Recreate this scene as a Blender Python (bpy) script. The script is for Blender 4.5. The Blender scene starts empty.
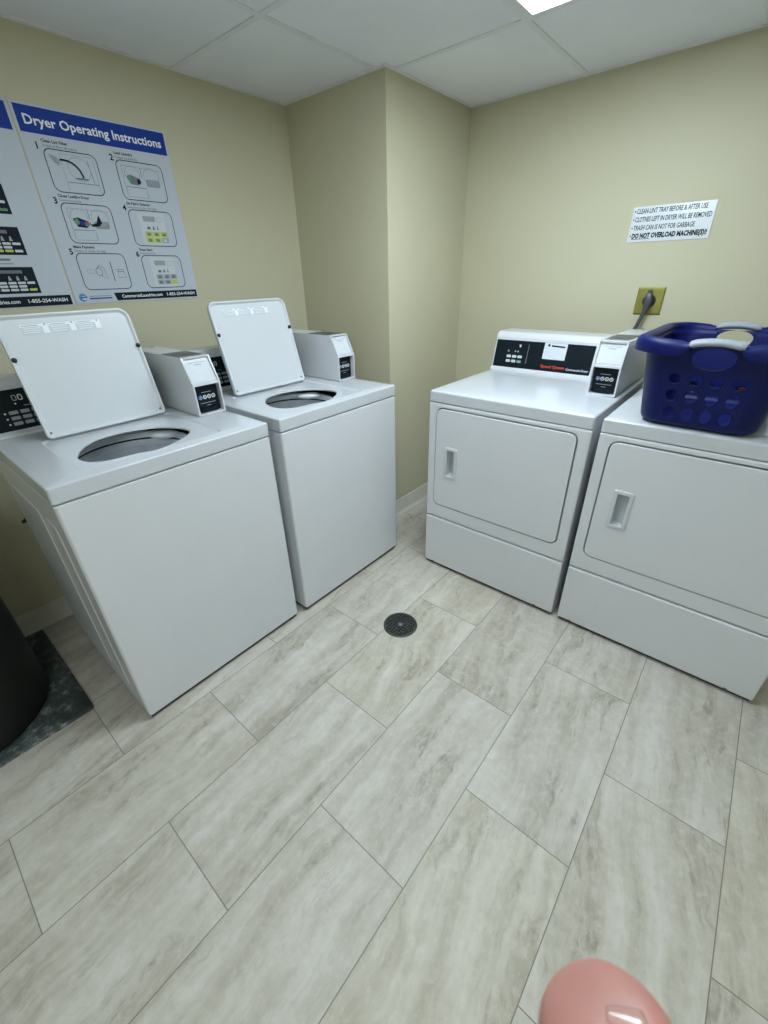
import bpy, bmesh, math, random
from mathutils import Vector, Matrix
random.seed(7)
PI = math.pi
sin, cos = math.sin, math.cos
scene = bpy.context.scene
COL = scene.collection

# ------------------------------------------------------------------ materials
class NT:
    """tiny node-graph helper"""
    def __init__(self, name):
        self.m = bpy.data.materials.new(name); self.m.use_nodes = True
        self.t = self.m.node_tree; self.b = self.t.nodes['Principled BSDF']
    def n(self, kind, **kw):
        x = self.t.nodes.new(kind)
        for k, v in kw.items(): setattr(x, k, v)
        return x
    def put(self, sock, v):
        if hasattr(v, 'links') or isinstance(v, bpy.types.NodeSocket): self.t.links.new(v, sock)
        else: sock.default_value = v
    def math(self, op, a, b=0.0, c=0.0):
        x = self.n('ShaderNodeMath', operation=op)
        for i, v in enumerate((a, b, c)): self.put(x.inputs[i], v)
        return x.outputs[0]
    def pos(self):
        g = self.n('ShaderNodeTexCoord'); return g.outputs['Object']
    def sep(self, v):
        s = self.n('ShaderNodeSeparateXYZ'); self.put(s.inputs[0], v); return s.outputs
    def comb(self, x, y, z):
        s = self.n('ShaderNodeCombineXYZ')
        for i, v in enumerate((x, y, z)): self.put(s.inputs[i], v)
        return s.outputs[0]
    def noise(self, vec, scale=5., detail=4., rough=.5, dist=0.):
        x = self.n('ShaderNodeTexNoise'); self.put(x.inputs['Vector'], vec)
        x.inputs['Scale'].default_value = scale; x.inputs['Detail'].default_value = detail
        x.inputs['Roughness'].default_value = rough; x.inputs['Distortion'].default_value = dist
        return x.outputs['Fac']
    def ramp(self, fac, stops):
        r = self.n('ShaderNodeValToRGB'); self.put(r.inputs[0], fac)
        e = r.color_ramp.elements
        while len(e) < len(stops): e.new(.5)
        for el, (p, c) in zip(e, stops):
            el.position = p; el.color = (c[0], c[1], c[2], 1) if isinstance(c, (tuple, list)) else (c, c, c, 1)
        return r.outputs[0]
    def mix(self, fac, a, b, mode='MIX'):
        x = self.n('ShaderNodeMix', data_type='RGBA', blend_type=mode)
        self.put(x.inputs[0], fac)
        for i, v in ((6, a), (7, b)):
            if isinstance(v, (tuple, list)): v = (v[0], v[1], v[2], 1)
            self.put(x.inputs[i], v)
        return x.outputs[2]
    def bump(self, h, strength=.2, dist=.002):
        b = self.n('ShaderNodeBump'); b.inputs['Strength'].default_value = strength
        b.inputs['Distance'].default_value = dist; self.put(b.inputs['Height'], h)
        self.put(self.b.inputs['Normal'], b.outputs[0])
    def set(self, **kw):
        for k, v in kw.items():
            k = {'color': 'Base Color', 'rough': 'Roughness', 'metal': 'Metallic', 'spec': 'Specular IOR Level',
                 'coat': 'Coat Weight', 'coatr': 'Coat Roughness', 'sss': 'Subsurface Weight'}[k]
            if k == 'Base Color' and isinstance(v, (tuple, list)): v = (v[0], v[1], v[2], 1)
            self.put(self.b.inputs[k], v)

def simple(name, color, rough=.5, metal=0., spec=.5, var=.05, nscale=30., bump=0., bscale=200., coat=0.):
    t = NT(name); p = t.pos()
    n = t.noise(p, nscale, 3.)
    lo = tuple(max(0, c*(1-var)) for c in color); hi = tuple(min(1, c*(1+var)) for c in color)
    t.set(color=t.ramp(n, [(.3, lo), (.7, hi)]), rough=rough, metal=metal, spec=spec, coat=coat)
    if bump: t.bump(t.noise(p, bscale, 2.), bump, .001)
    return t.m

M = {}
M['enamel'] = simple('white_enamel', (.63, .64, .665), .24, var=.012, nscale=6, bump=.02, bscale=350)
M['enamel_top'] = simple('white_enamel_gloss', (.555, .575, .60), .17, var=.012, nscale=6, bump=.015, bscale=350)
M['lid_white'] = simple('lid_inner_white', (.63, .655, .68), .3, var=.012, nscale=8)
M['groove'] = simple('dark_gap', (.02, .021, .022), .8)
M['black_panel'] = simple('black_panel_film', (.006, .010, .015), .35, spec=.2, var=.1)
M['black_gloss'] = simple('black_reader_plastic', (.004, .006, .009), .3, spec=.2, var=.1)
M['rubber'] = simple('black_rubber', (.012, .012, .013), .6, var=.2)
M['key_grey'] = simple('key_grey', (.30, .33, .36), .5)
M['key_white'] = simple('key_white', (.62, .66, .68), .5)
M['key_green'] = simple('key_green', (.10, .36, .28), .5)
M['print_white'] = simple('print_white', (.8, .83, .85), .5)
M['print_blue'] = simple('print_pale_blue', (.25, .38, .75), .5)
M['print_red'] = simple('print_red', (.52, .05, .02), .5)
M['paper'] = simple('label_paper', (.60, .63, .66), .6, spec=.2, var=.02)
M['print_grey'] = simple('print_grey', (.36, .39, .42), .6)
M['print_faint'] = simple('print_faint_grey', (.56, .60, .64), .6)
M['print_dark'] = simple('print_dark', (.010, .013, .022), .6, spec=.15)
M['slot_plate'] = simple('grey_slot_plate', (.11, .115, .105), .45, metal=.3, var=.15)
M['chrome'] = simple('chrome', (.7, .72, .74), .2, metal=1.)
M['screw'] = simple('dull_screw', (.25, .25, .25), .4, metal=.8)
M['tub'] = simple('grey_tub_plastic', (.82, .85, .87), .35, var=.03)
M['lid_label'] = simple('bright_label', (.84, .87, .90), .5, var=.02)
M['tub_in'] = simple('tub_steel', (.74, .77, .79), .38, metal=.1, var=.06)
M['poster'] = simple('poster_board', (.53, .575, .64), .5, spec=.25, var=.015, nscale=3)
M['poster_edge'] = simple('poster_board_edge', (.66, .69, .72), .5, var=.02)
M['poster_blue'] = simple('poster_blue', (.010, .045, .30), .5, spec=.15, var=.05)
M['poster_grey'] = simple('poster_line_grey', (.16, .19, .22), .5, spec=.2)
M['poster_pale'] = simple('poster_pale_grey', (.33, .37, .41), .5, spec=.2)
M['poster_yellow'] = simple('poster_yellow', (.52, .55, .10), .5)
M['poster_green'] = simple('poster_green', (.10, .26, .13), .5)
M['poster_cyan'] = simple('poster_cyan', (.05, .28, .50), .5)
M['sign_white'] = simple('sign_white', (.76, .80, .83), .35, var=.02)
M['brass'] = simple('yellow_brass', (.30, .265, .062), .45, metal=.5, var=.12, nscale=40)
M['plug_grey'] = simple('plug_grey', (.065, .068, .078), .38, var=.15)
M['basket'] = simple('navy_plastic', (.0016, .0062, .082), .40, spec=.25, var=.12, nscale=8)
M['grip'] = simple('pale_grey_grip', (.30, .32, .35), .45, spec=.3, var=.05)
M['bin'] = simple('dark_bin_plastic', (.010, .011, .010), .55, spec=.3, var=.25, nscale=6)
M['drain'] = simple('drain_iron', (.06, .064, .060), .4, metal=.5, var=.5, nscale=90)
M['drain_dark'] = simple('drain_hole', (.004, .004, .004), .9)
M['frame_white'] = simple('white_frame', (.75, .77, .78), .5, var=.02)
M['tbar'] = simple('ceiling_bar_white', (.76, .78, .79), .6, spec=.2, var=.03)
M['base_vinyl'] = simple('cove_base_vinyl', (.64, .62, .55), .5, var=.06, nscale=12)
M['hose'] = simple('hose_black', (.015, .015, .015), .5)

def wall_material():
    t = NT('beige_wall_paint'); p = t.pos()
    n = t.noise(p, 1.3, 3.)
    t.set(color=t.ramp(n, [(.3, (.55, .515, .365)), (.7, (.575, .54, .385))]), rough=.52, spec=.35)
    t.bump(t.math('ADD', t.noise(p, 160., 3.), t.noise(p, 45., 2.)), .12, .0015)
    return t.m
M['wall'] = wall_material()

def ceiling_material():
    t = NT('acoustic_ceiling_tile'); p = t.pos()
    n = t.noise(p, 260., 3., .7); m = t.noise(p, 2.5, 2.)
    base = t.ramp(m, [(.3, (.80, .82, .85)), (.7, (.86, .88, .91))])
    t.set(color=t.mix(t.ramp(n, [(.30, 0.22), (.45, 0.0)]), base, (.5, .53, .55)), rough=.9, spec=.1)
    t.bump(n, .5, .002)
    return t.m
M['ceiling'] = ceiling_material()

def tile_material():
    t = NT('travertine_plank_tile'); x, y, z = t.sep(t.pos())
    P = .3008
    v = t.math('DIVIDE', t.math('MULTIPLY_ADD', y, -1., -1.2), P)
    row = t.math('FLOOR', v)
    odd = t.math('FLOORED_MODULO', row, 2.)
    off = t.math('MULTIPLY_ADD', odd, -.5, .5)
    u = t.math('ADD', t.math('DIVIDE', t.math('ADD', x, 1.478), .6055), off)
    colm = t.math('FLOOR', u)
    fu = t.math('SUBTRACT', u, colm); fv = t.math('SUBTRACT', v, row)
    eu = t.math('MULTIPLY', t.math('MINIMUM', fu, t.math('SUBTRACT', 1., fu)), .6055)
    ev = t.math('MULTIPLY', t.math('MINIMUM', fv, t.math('SUBTRACT', 1., fv)), P)
    edge = t.math('MINIMUM', eu, ev)
    grout = t.math('LESS_THAN', edge, .0013)
    # per-tile random
    wn = t.n('ShaderNodeTexWhiteNoise', noise_dimensions='2D'); t.put(wn.inputs['Vector'], t.comb(colm, row, 0.))
    rnd = wn.outputs['Value']
    rx = t.math('MULTIPLY', rnd, 37.); 
    sgn = t.math('SUBTRACT', t.math('MULTIPLY', t.math('FRACT', t.math('MULTIPLY', rnd, 17.3)), .34), .02)
    xs = t.math('ADD', x, rx)
    slope = t.math('MULTIPLY', t.math('SUBTRACT', fu, .5), sgn)
    vec0 = t.comb(xs, t.math('ADD', y, rx), 0.)
    warp = t.math('SUBTRACT', t.noise(vec0, 3.6, 4., .6), .5)
    warp2 = t.math('SUBTRACT', t.noise(vec0, 22., 3., .6), .5)
    yy = t.math('ADD', t.math('ADD', t.math('ADD', y, t.math('MULTIPLY', slope, -.45)), t.math('MULTIPLY', warp, .11)), t.math('MULTIPLY', warp2, .005))
    q = t.comb(t.math('MULTIPLY', xs, 1.15), t.math('MULTIPLY', yy, 8.5), rx)
    broad = t.noise(q, 1.3, 5., .55)
    q2 = t.comb(t.math('MULTIPLY', xs, 2.6), t.math('MULTIPLY', yy, 34.), rx)
    fine = t.noise(q2, 1.0, 6., .62)
    cloud = t.noise(vec0, 9., 6., .65)
    grain = t.noise(vec0, 90., 4., .7)
    comb = t.math('ADD', t.math('ADD', t.math('MULTIPLY', broad, .50), t.math('MULTIPLY', cloud, .26)), t.math('MULTIPLY', fine, .24))
    base = t.ramp(comb, [(.37, (.355, .335, .285)), (.455, (.455, .44, .39)), (.53, (.525, .52, .475)), (.63, (.615, .615, .59))])
    q3 = t.comb(t.math('MULTIPLY', xs, 34.), t.math('MULTIPLY', yy, 75.), rx)
    grit = t.noise(q3, 1.0, 4., .65)
    band = t.ramp(t.math('ABSOLUTE', t.math('SUBTRACT', broad, .44)), [(.0, 1.), (.045, 0.)])
    patch = t.ramp(t.noise(vec0, 5.5, 3., .6), [(.44, 0.), (.60, 1.)])
    gm = t.math('MULTIPLY', t.math('MULTIPLY', band, patch), t.ramp(grit, [(.40, 0.), (.62, .72)]))
    base = t.mix(gm, base, (.225, .205, .165))
    lev = t.math('ABSOLUTE', t.math('SUBTRACT', fine, .44))
    vein = t.math('MULTIPLY', t.ramp(lev, [(0., 1.), (.016, .0)]), t.math('MULTIPLY', patch, t.ramp(cloud, [(.44, 0.), (.56, .50)])))
    base = t.mix(vein, base, (.25, .225, .185))
    mott = t.noise(vec0, 34., 5., .7)
    base = t.mix(t.ramp(mott, [(.52, 0.), (.68, .38)]), base, (.645, .65, .63))
    base = t.mix(t.ramp(mott, [(.32, .32), (.47, 0.)]), base, (.37, .355, .305))
    tint = t.ramp(rnd, [(0., (.97, .91, .85)), (.5, (1., .95, .90)), (1., (1.01, .945, .85))])
    base = t.mix(1., base, tint, 'MULTIPLY')
    base = t.mix(t.math('MULTIPLY', grout, .85), base, (.17, .16, .135))
    t.set(color=base, rough=t.math('ADD', .42, t.math('MULTIPLY', t.math('SUBTRACT', fine, .4), .3)), spec=.28)
    h = t.math('SUBTRACT', t.math('MULTIPLY', fine, .35), t.math('MULTIPLY', grout, 1.))
    t.bump(h, .22, .0015)
    return t.m
M['tile'] = tile_material()

def mat_material():
    t = NT('worn_rubber_mat'); p = t.pos()
    a = t.noise(p, 6., 5., .65); b = t.noise(p, 42., 4., .7)
    base = t.ramp(a, [(.32, (.022, .030, .030)), (.55, (.055, .072, .070)), (.75, (.10, .12, .115))])
    wear = t.math('MULTIPLY', t.ramp(b, [(.50, 0.), (.68, .8)]), t.ramp(a, [(.42, 0.), (.55, 1.)]))
    t.set(color=t.mix(wear, base, (.34, .36, .34)), rough=.62)
    t.bump(b, .4, .002)
    return t.m
M['mat'] = mat_material()

def skin_material():
    t = NT('pink_skin'); p = t.pos()
    n = t.noise(p, 60., 4.)
    t.set(color=t.ramp(n, [(.3, (.62, .27, .22)), (.7, (.70, .33, .27))]), rough=.38, sss=.15)
    t.b.inputs['Subsurface Radius'].default_value = (.01, .004, .002); t.b.inputs['Subsurface Scale'].default_value = .3
    t.bump(t.noise(p, 900., 3.), .15, .0003)
    return t.m
M['skin'] = skin_material()
M['nail'] = simple('finger_nail', (.70, .38, .32), .18, var=.03, coat=.5)

def emit(name, color, strength):
    t = NT(name)
    n = t.noise(t.pos(), 40., 2.)
    t.set(color=(.9, .9, .9), rough=.5)
    t.put(t.b.inputs['Emission Color'], t.ramp(n, [(.3, tuple(c*.98 for c in color)), (.7, color)]))
    t.b.inputs['Emission Strength'].default_value = strength
    return t.m
M['diffuser'] = emit('lit_diffuser', (.81, .945, 1.05), 15.8)

# ------------------------------------------------------------------ object helpers
def empty(name, loc, rz, label, cat, group=None):
    o = bpy.data.objects.new(name, None); COL.objects.link(o)
    o.empty_display_size = .1
    o.location = loc; o.rotation_euler = (0, 0, rz)
    tag(o, label, cat, group); return o
def tag(o, label=None, cat=None, group=None, kind=None):
    if label: o['label'] = label
    if cat: o['category'] = cat
    if group: o['group'] = group
    if kind: o['kind'] = kind
    return o
def obj(name, bm, mats, parent=None, smooth=35, label=None, loc=None, doubles=0):
    if doubles: bmesh.ops.remove_doubles(bm, verts=bm.verts, dist=doubles)
    me = bpy.data.meshes.new(name); bm.to_mesh(me); bm.free()
    if not isinstance(mats, (list, tuple)): mats = [mats]
    for k in mats: me.materials.append(M[k])
    if smooth:
        for p in me.polygons: p.use_smooth = True
        me.set_sharp_from_angle(angle=math.radians(smooth))
    o = bpy.data.objects.new(name, me); COL.objects.link(o)
    if parent: o.parent = parent
    if loc: o.location = loc
    if label: o['label'] = label
    if smooth and mats[0] in ('enamel', 'enamel_top', 'lid_white'):
        wn = o.modifiers.new('face_weighting', 'WEIGHTED_NORMAL'); wn.keep_sharp = True; wn.weight = 90
    return o
def copy_tree(o, parent=None):
    c = o.copy(); COL.objects.link(c); c.parent = parent
    for ch in list(o.children): copy_tree(ch, c)
    return c
def NB(): return bmesh.new()
def setmat(faces, k):
    for f in faces: f.material_index = k
def box(bm, x0, x1, y0, y1, z0, z1, mat=0, bev=0., seg=2, xf=None):
    r = bmesh.ops.create_cube(bm, size=1.)
    vs = r['verts']
    for v in vs:
        v.co = Vector((x0+(v.co.x+.5)*(x1-x0), y0+(v.co.y+.5)*(y1-y0), z0+(v.co.z+.5)*(z1-z0)))
    fs = set(f for v in vs for f in v.link_faces); setmat(fs, mat)
    if bev:
        es = list(set(e for v in vs for e in v.link_edges))
        r = bmesh.ops.bevel(bm, geom=es, offset=bev, segments=seg, affect='EDGES', profile=.5)
        vs = list(set(v for f in r['faces'] for v in f.verts) | set(v for v in vs if v.is_valid))
        fs = set(f for v in vs for f in v.link_faces); setmat(fs, mat)
    if xf is not None:
        for v in vs: v.co = xf @ v.co
    return vs
def face(bm, pts, mat=0):
    f = bm.faces.new([bm.verts.new(p) for p in pts]); f.material_index = mat; return f
def prism(bm, prof, fn, a0, a1, mat=0):
    """prof: closed 2D profile; fn(a,p,q)->xyz; extruded from a0 to a1"""
    A = [bm.verts.new(fn(a0, *p)) for p in prof]; B = [bm.verts.new(fn(a1, *p)) for p in prof]
    n = len(prof)
    for i in range(n):
        bm.faces.new((A[i], A[(i+1) % n], B[(i+1) % n], B[i])).material_index = mat
    bm.faces.new(A).material_index = mat; bm.faces.new(B[::-1]).material_index = mat
    bmesh.ops.recalc_face_normals(bm, faces=bm.faces)
def loft(bm, loops, mat=0, cap0=False, cap1=False, closed=True):
    L = [[bm.verts.new(p) for p in lp] for lp in loops]
    n = len(L[0])
    for a, b in zip(L, L[1:]):
        for i in range(n if closed else n-1):
            try: bm.faces.new((a[i], a[(i+1) % n], b[(i+1) % n], b[i])).material_index = mat
            except ValueError: pass
    if cap0: bm.faces.new(L[0][::-1]).material_index = mat
    if cap1: bm.faces.new(L[-1]).material_index = mat
    return L
def lathe(bm, c, prof, n=48, mat=0, cap0=False, cap1=False):
    return loft(bm, [[(c[0]+r*cos(2*PI*i/n), c[1]+r*sin(2*PI*i/n), c[2]+z) for i in range(n)] for r, z in prof], mat, cap0, cap1)
def tube(bm, pts, rad, n=10, mat=0, cap=True):
    pts = [Vector(p) for p in pts]; loops = []
    up = Vector((.13, .31, .94)).normalized()
    for i, p in enumerate(pts):
        t = (pts[min(i+1, len(pts)-1)]-pts[max(i-1, 0)]).normalized()
        a = t.cross(up).normalized(); b = t.cross(a)
        r = rad[i] if isinstance(rad, (list, tuple)) else rad
        loops.append([p+(a*cos(2*PI*k/n)+b*sin(2*PI*k/n))*r for k in range(n)])
    loft(bm, loops, mat, cap, cap)
    bmesh.ops.recalc_face_normals(bm, faces=bm.faces)
def smoothpath(pts, k=6):
    pts = [Vector(p) for p in pts]; out = []
    for i in range(len(pts)-1):
        p0, p1, p2, p3 = pts[max(i-1, 0)], pts[i], pts[i+1], pts[min(i+2, len(pts)-1)]
        for j in range(k):
            t = j/k
            out.append(.5*((2*p1)+(p2-p0)*t+(2*p0-5*p1+4*p2-p3)*t*t+(3*p1-p0-3*p2+p3)*t**3))
    out.append(pts[-1]); return out
def rrect(x0, x1, y0, y1, r, seg=6):
    r = max(1e-4, min(r, (x1-x0)/2-1e-5, (y1-y0)/2-1e-5)); out = []
    for cx, cy, a in ((x1-r, y0+r, -PI/2), (x1-r, y1-r, 0), (x0+r, y1-r, PI/2), (x0+r, y0+r, PI)):
        for i in range(seg+1):
            t = a+PI/2*i/seg; out.append((cx+r*cos(t), cy+r*sin(t)))
    return out
def star(poly, c, angs):
    out = []
    n = len(poly)
    for a in angs:
        d = (cos(a), sin(a)); best = None
        for i in range(n):
            p, q = poly[i], poly[(i+1) % n]
            ex, ey = q[0]-p[0], q[1]-p[1]; den = d[0]*ey-d[1]*ex
            if abs(den) < 1e-12: continue
            wx, wy = p[0]-c[0], p[1]-c[1]
            s = (wx*ey-wy*ex)/den; u = (wx*d[1]-wy*d[0])/den
            if s > 0 and -1e-6 <= u <= 1+1e-6: best = s if best is None else max(best, s)
        out.append((c[0]+d[0]*best, c[1]+d[1]*best))
    return out
def angles(c, polys, n=72):
    A = [2*PI*i/n for i in range(n)]
    for P in polys: A += [math.atan2(y-c[1], x-c[0]) % (2*PI) for x, y in P]
    A.sort(); out = []
    for a in A:
        if not out or a-out[-1] > 1e-4: out.append(a)
    return out

# ------- flat printing on a surface
_txt = {}
def text_mesh(s, bold=0.):
    k = (s, bold)
    if k not in _txt:
        cu = bpy.data.curves.new('lettering', 'FONT'); cu.body = s; cu.size = 1.; cu.offset = bold; cu.resolution_u = 2
        o = bpy.data.objects.new('lettering', cu); COL.objects.link(o)
        dg = bpy.context.evaluated_depsgraph_get()
        me = o.evaluated_get(dg).to_mesh()
        vs = [(v.co.x, v.co.y) for v in me.vertices]; fs = [tuple(p.vertices) for p in me.polygons]
        o.evaluated_get(dg).to_mesh_clear()
        bpy.data.objects.remove(o); bpy.data.curves.remove(cu)
        _txt[k] = (vs, fs)
    return _txt[k]
class Flat:
    def __init__(s, bm, o, x, y):
        s.bm = bm; s.o = Vector(o); s.x = Vector(x).normalized(); s.y = Vector(y).normalized(); s.n = s.x.cross(s.y)
    def p(s, u, w, l): return s.o+s.x*u+s.y*w+s.n*(l*.0003)
    def poly(s, pts, l=1, mat=0): return face(s.bm, [s.p(u, w, l) for u, w in pts], mat)
    def rect(s, u0, u1, w0, w1, l=1, mat=0, r=0):
        return s.poly(rrect(u0, u1, w0, w1, r, 4) if r else [(u0, w0), (u1, w0), (u1, w1), (u0, w1)], l, mat)
    def ell(s, u, w, a, b, l=1, mat=0, n=28): s.poly([(u+a*cos(2*PI*i/n), w+b*sin(2*PI*i/n)) for i in range(n)], l, mat)
    def line(s, pts, wd, l=1, mat=0, closed=False):
        P = [Vector(p) for p in pts]; n = len(P); A = []; B = []
        for i in range(n):
            a = P[(i-1) % n] if closed or i else P[0]; b = P[(i+1) % n] if closed or i < n-1 else P[-1]
            t = (b-a).normalized(); q = Vector((-t.y, t.x))*wd/2
            A.append(s.bm.verts.new(s.p(*(P[i]-q), l))); B.append(s.bm.verts.new(s.p(*(P[i]+q), l)))
        for i in range(n if closed else n-1):
            j = (i+1) % n; s.bm.faces.new((A[i], A[j], B[j], B[i])).material_index = mat
    def frame(s, u0, u1, w0, w1, r, wd, l=1, mat=0): s.line(rrect(u0, u1, w0, w1, r, 5), wd, l, mat, True)
    def ering(s, u, w, a, b, wd, l=1, mat=0, n=28): s.line([(u+a*cos(2*PI*i/n), w+b*sin(2*PI*i/n)) for i in range(n)], wd, l, mat, True)
    def text(s, st, u, w, h, width=None, l=1, mat=0, bold=0., align='L', shear=0.):
        vs, fs = text_mesh(st, bold)
        x0 = min(v[0] for v in vs); x1 = max(v[0] for v in vs)
        ky = h/.70; kx = ky if width is None else width/(x1-x0)
        u -= {'L': 0, 'C': .5, 'R': 1}[align]*kx*(x1-x0)
        V = [s.bm.verts.new(s.p(u+(x-x0)*kx+shear*y*ky, w+y*ky, l)) for x, y in vs]
        for f in fs:
            try: s.bm.faces.new([V[i] for i in f]).material_index = mat
            except ValueError: pass

def struct(name, bm, mats, smooth=35, kind='structure'):
    o = obj(name, bm, mats, smooth=smooth); o['kind'] = 'structure'; return o

# ------------------------------------------------------------------ room shell
H = 2.0438
XL, YN = -4.35, -3.40                # far ends of the room behind the camera
PX, PY = -.6674, -.62                # boxed-in corner pillar
def slab(name, x0, x1, y0, y1, z0, z1, m):
    bm = NB(); box(bm, x0, x1, y0, y1, z0, z1); return struct(name, bm, m, 0)
slab('floor', XL-.1, .1, YN-.1, .1, -.06, 0, 'tile')
slab('ceiling', XL-.1, .1, YN-.1, .1, H+.0022, H+.06, 'ceiling')
slab('wall_left', XL-.1, .1, 0, .1, 0, H+.004, 'wall')
slab('wall_right', 0, .1, YN-.1, 0, 0, H+.004, 'wall')
slab('wall_pillar', PX, 0, PY, 0, 0, H+.004, 'wall')
slab('wall_rear', XL-.1, XL, YN-.1, 0, 0, H+.004, 'wall')
slab('wall_near', XL, 0, YN-.1, YN, 0, H+.004, 'wall')
def base(name, a, b, nrm):
    """cove base from a to b, nrm into the room"""
    bm = NB(); a = Vector(a); b = Vector(b); n = Vector(nrm)
    prof = [(0, 0), (.016, 0), (.010, .006), (.006, .018), (.005, .092), (.003, .098), (0, .099)]
    prism(bm, prof, lambda t, p, q: (a+(b-a)*t+n*p+Vector((0, 0, q))), 0, 1)
    return struct(name, bm, 'base_vinyl')
base('baseboard_left', (XL, 0, 0), (PX, 0, 0), (0, -1, 0))
base('baseboard_pillar', (PX, PY, 0), (0, PY, 0), (0, -1, 0))
base('baseboard_pillar_side', (PX, 0, 0), (PX, PY, 0), (-1, 0, 0))
base('baseboard_right', (0, PY, 0), (0, YN, 0), (-1, 0, 0))
base('baseboard_rear', (XL, YN, 0), (XL, 0, 0), (1, 0, 0))
base('baseboard_near', (XL, YN, 0), (0, YN, 0), (0, 1, 0))
# suspended-ceiling grid: bars with fine shadow lines beside them
GX = [-.617-.606*i for i in range(7)]; GY = [-.5768-.6*i for i in range(5)]
k = 1
def bar(x0, x1, y0, y1):
    global k
    bm = NB(); box(bm, x0, x1, y0, y1, H-.0005-.0002*(k % 5), H+.006)
    struct('trim_%d' % k, bm, 'tbar', 0); k += 1
for x in GX: bar(x-.011, x+.011, YN, 0 if x < PX-.02 else PY)
for y in GY: bar(XL, PX if y > PY else 0, y-.011, y+.011)
# wall angle along the walls
bar(XL, PX, -.018, 0); bar(PX-.018, PX, PY-.018, -.018); bar(PX, 0, PY-.018, PY); bar(-.018, 0, YN, PY-.018)
# recessed light
lt = empty('ceiling_light', (-1.223, -1.477, H), 0, 'lit white ceiling light panel at the top edge of the photo', 'ceiling light')
bm = NB()
lx, ly = .592, .286
loft(bm, [[(x, y, z) for x, y in rrect(-lx+i, lx-i, -ly+i, ly-i, .004, 2)] for i, z in ((0, .002), (0, -.006), (.010, -.009), (.022, -.008), (.024, .002))])
obj('frame', bm, 'frame_white', lt)
bm = NB(); box(bm, -lx+.023, lx-.023, -ly+.023, ly-.023, -.004, .003)
obj('diffuser', bm, 'diffuser', lt, 0)
fill_panel = copy_tree(lt); fill_panel.location = (-3.647, -2.677, H)  # added unseen fill panel, lifts the dryer fronts and left half
fill_panel['label'] = 'added unseen ceiling panel behind the camera, brightening the dryer fronts and left side'

# ------------------------------------------------------------------ payment box (shared by washers and dryers)
def payment_box(root, u0, u1, vf, zd, z1, v2, z2, vb, slot, dots):
    """u: across, v: depth from the front, vf: front of lower half, z1: break, (v2,z2): top of slant"""
    T = .006
    bm = NB()
    # side walls
    side = [(vf, zd), (vf, z1), (v2, z2), (vb, z2), (vb, zd)]
    for a, b in ((u0, u0+T), (u1-T, u1)):
        b2 = NB(); prism(b2, side, lambda t, p, q: (t, p, q), a, b)
        bmesh.ops.bevel(b2, geom=list(b2.edges), offset=.0014, segments=2, affect='EDGES')
        me = bpy.data.meshes.new('tmp'); b2.to_mesh(me); b2.free(); bm.from_mesh(me); bpy.data.meshes.remove(me)
    sl = Vector((0, v2-vf, z2-z1)); sn = Vector((0, -(z2-z1), v2-vf)).normalized()  # outward normal of the slant
    def core(pr): prism(bm, pr, lambda t, p, q: (t, p, q), u0+T*.6, u1-T*.6)
    ins = .007
    core([(v2, z2-.0005), (vb-.001, z2-.0005), (vb-.001, zd), (vf+.05, zd), (vf+.05, z1-.007), (vf+.001, z1-.007), (vf+.001, z1+.001),
          (vf+ins+.004, z1+.004), (v2+ins, z2-.008), (v2+.001, z2-.006)])
    core([(vf+.001, zd), (vf+.001, zd+.006), (vf+.051, zd+.006), (vf+.051, zd)])
    b = obj('payment_box', bm, 'enamel', root, 30, label='white sloped payment box at the back right corner of the machine top')
    # sloped label plate
    bm = NB()
    o = Vector((u0+T+.004, vf, z1))+sl*.10-Vector((0, 0, 0))+sn*(-.0075)
    W = u1-u0-2*T-.008; L = sl.length*.78
    f = Flat(bm, o, (1, 0, 0), sl)
    f.rect(0, W, 0, L, 1, 0, .002)
    f.line([(W*.12, L*.90), (W*.88, L*.90)], .0022, 2, 1); f.line([(W*.34, L*.79), (W*.66, L*.79)], .0034, 2, 1)
    obj('payment_label', bm, ['paper', 'print_grey'], b, 0)
    # card reader in the lower recess
    bm = NB()
    ru0, ru1 = u0+T+.003, u1-T-.003
    box(bm, ru0, ru1, vf+.017, vf+.05, zd+.007, z1-.008, 0, .004)
    box(bm, ru0+.012, ru1-.012, vf+.010, vf+.02, zd+.007, zd+.022, 0, .003)
    f = Flat(bm, (ru0, vf+.017, zd+.008), (1, 0, 0), (0, 0, 1)); w = ru1-ru0; h = z1-zd-.017
    f.rect(w*.05, w*.95, h*.14, h*.93, 1, 1, .004)
    for i in range(4):
        f.ering(w*(.20+.19*i), h*.56, .0062, .0062, .0022, 2, 2 if i else 3, 14)
        f.ell(w*(.20+.19*i), h*.56, .0022, .0022, 2, 2, 10)
    f.line([(w*.28, h*.74), (w*.70, h*.74)], .0016, 2, 4); f.line([(w*.16, h*.34), (w*.82, h*.34)], .0016, 2, 4)
    f.line([(w*.40, h*.24), (w*.60, h*.24)], .0016, 2, 4)
    obj('card_reader', bm, ['black_panel', 'black_gloss', 'print_white', 'print_blue', 'print_grey'], b)
    # coin-slot plate and lock on the top
    bm = NB(); box(bm, u0+T+.002, u1-T-.004, slot[0], slot[1], z2-.002, z2+.0012, 0, .0008, 1)
    f = Flat(bm, (u0+T, slot[0], z2+.0012), (1, 0, 0), (0, 1, 0))
    ww = u1-u0-2*T; f.rect(ww*.3, ww*.7, .03, .036, 1, 1)
    obj('coin_slot_plate', bm, ['slot_plate', 'print_dark'], b)
    bm = NB(); lathe(bm, ((u0+u1)/2+.01, vb-.035, z2-.001), [(.009, 0), (.009, .005), (.007, .007), (0.0001, .0075)], 16)
    obj('lock', bm, 'chrome', b)
    return b

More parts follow.
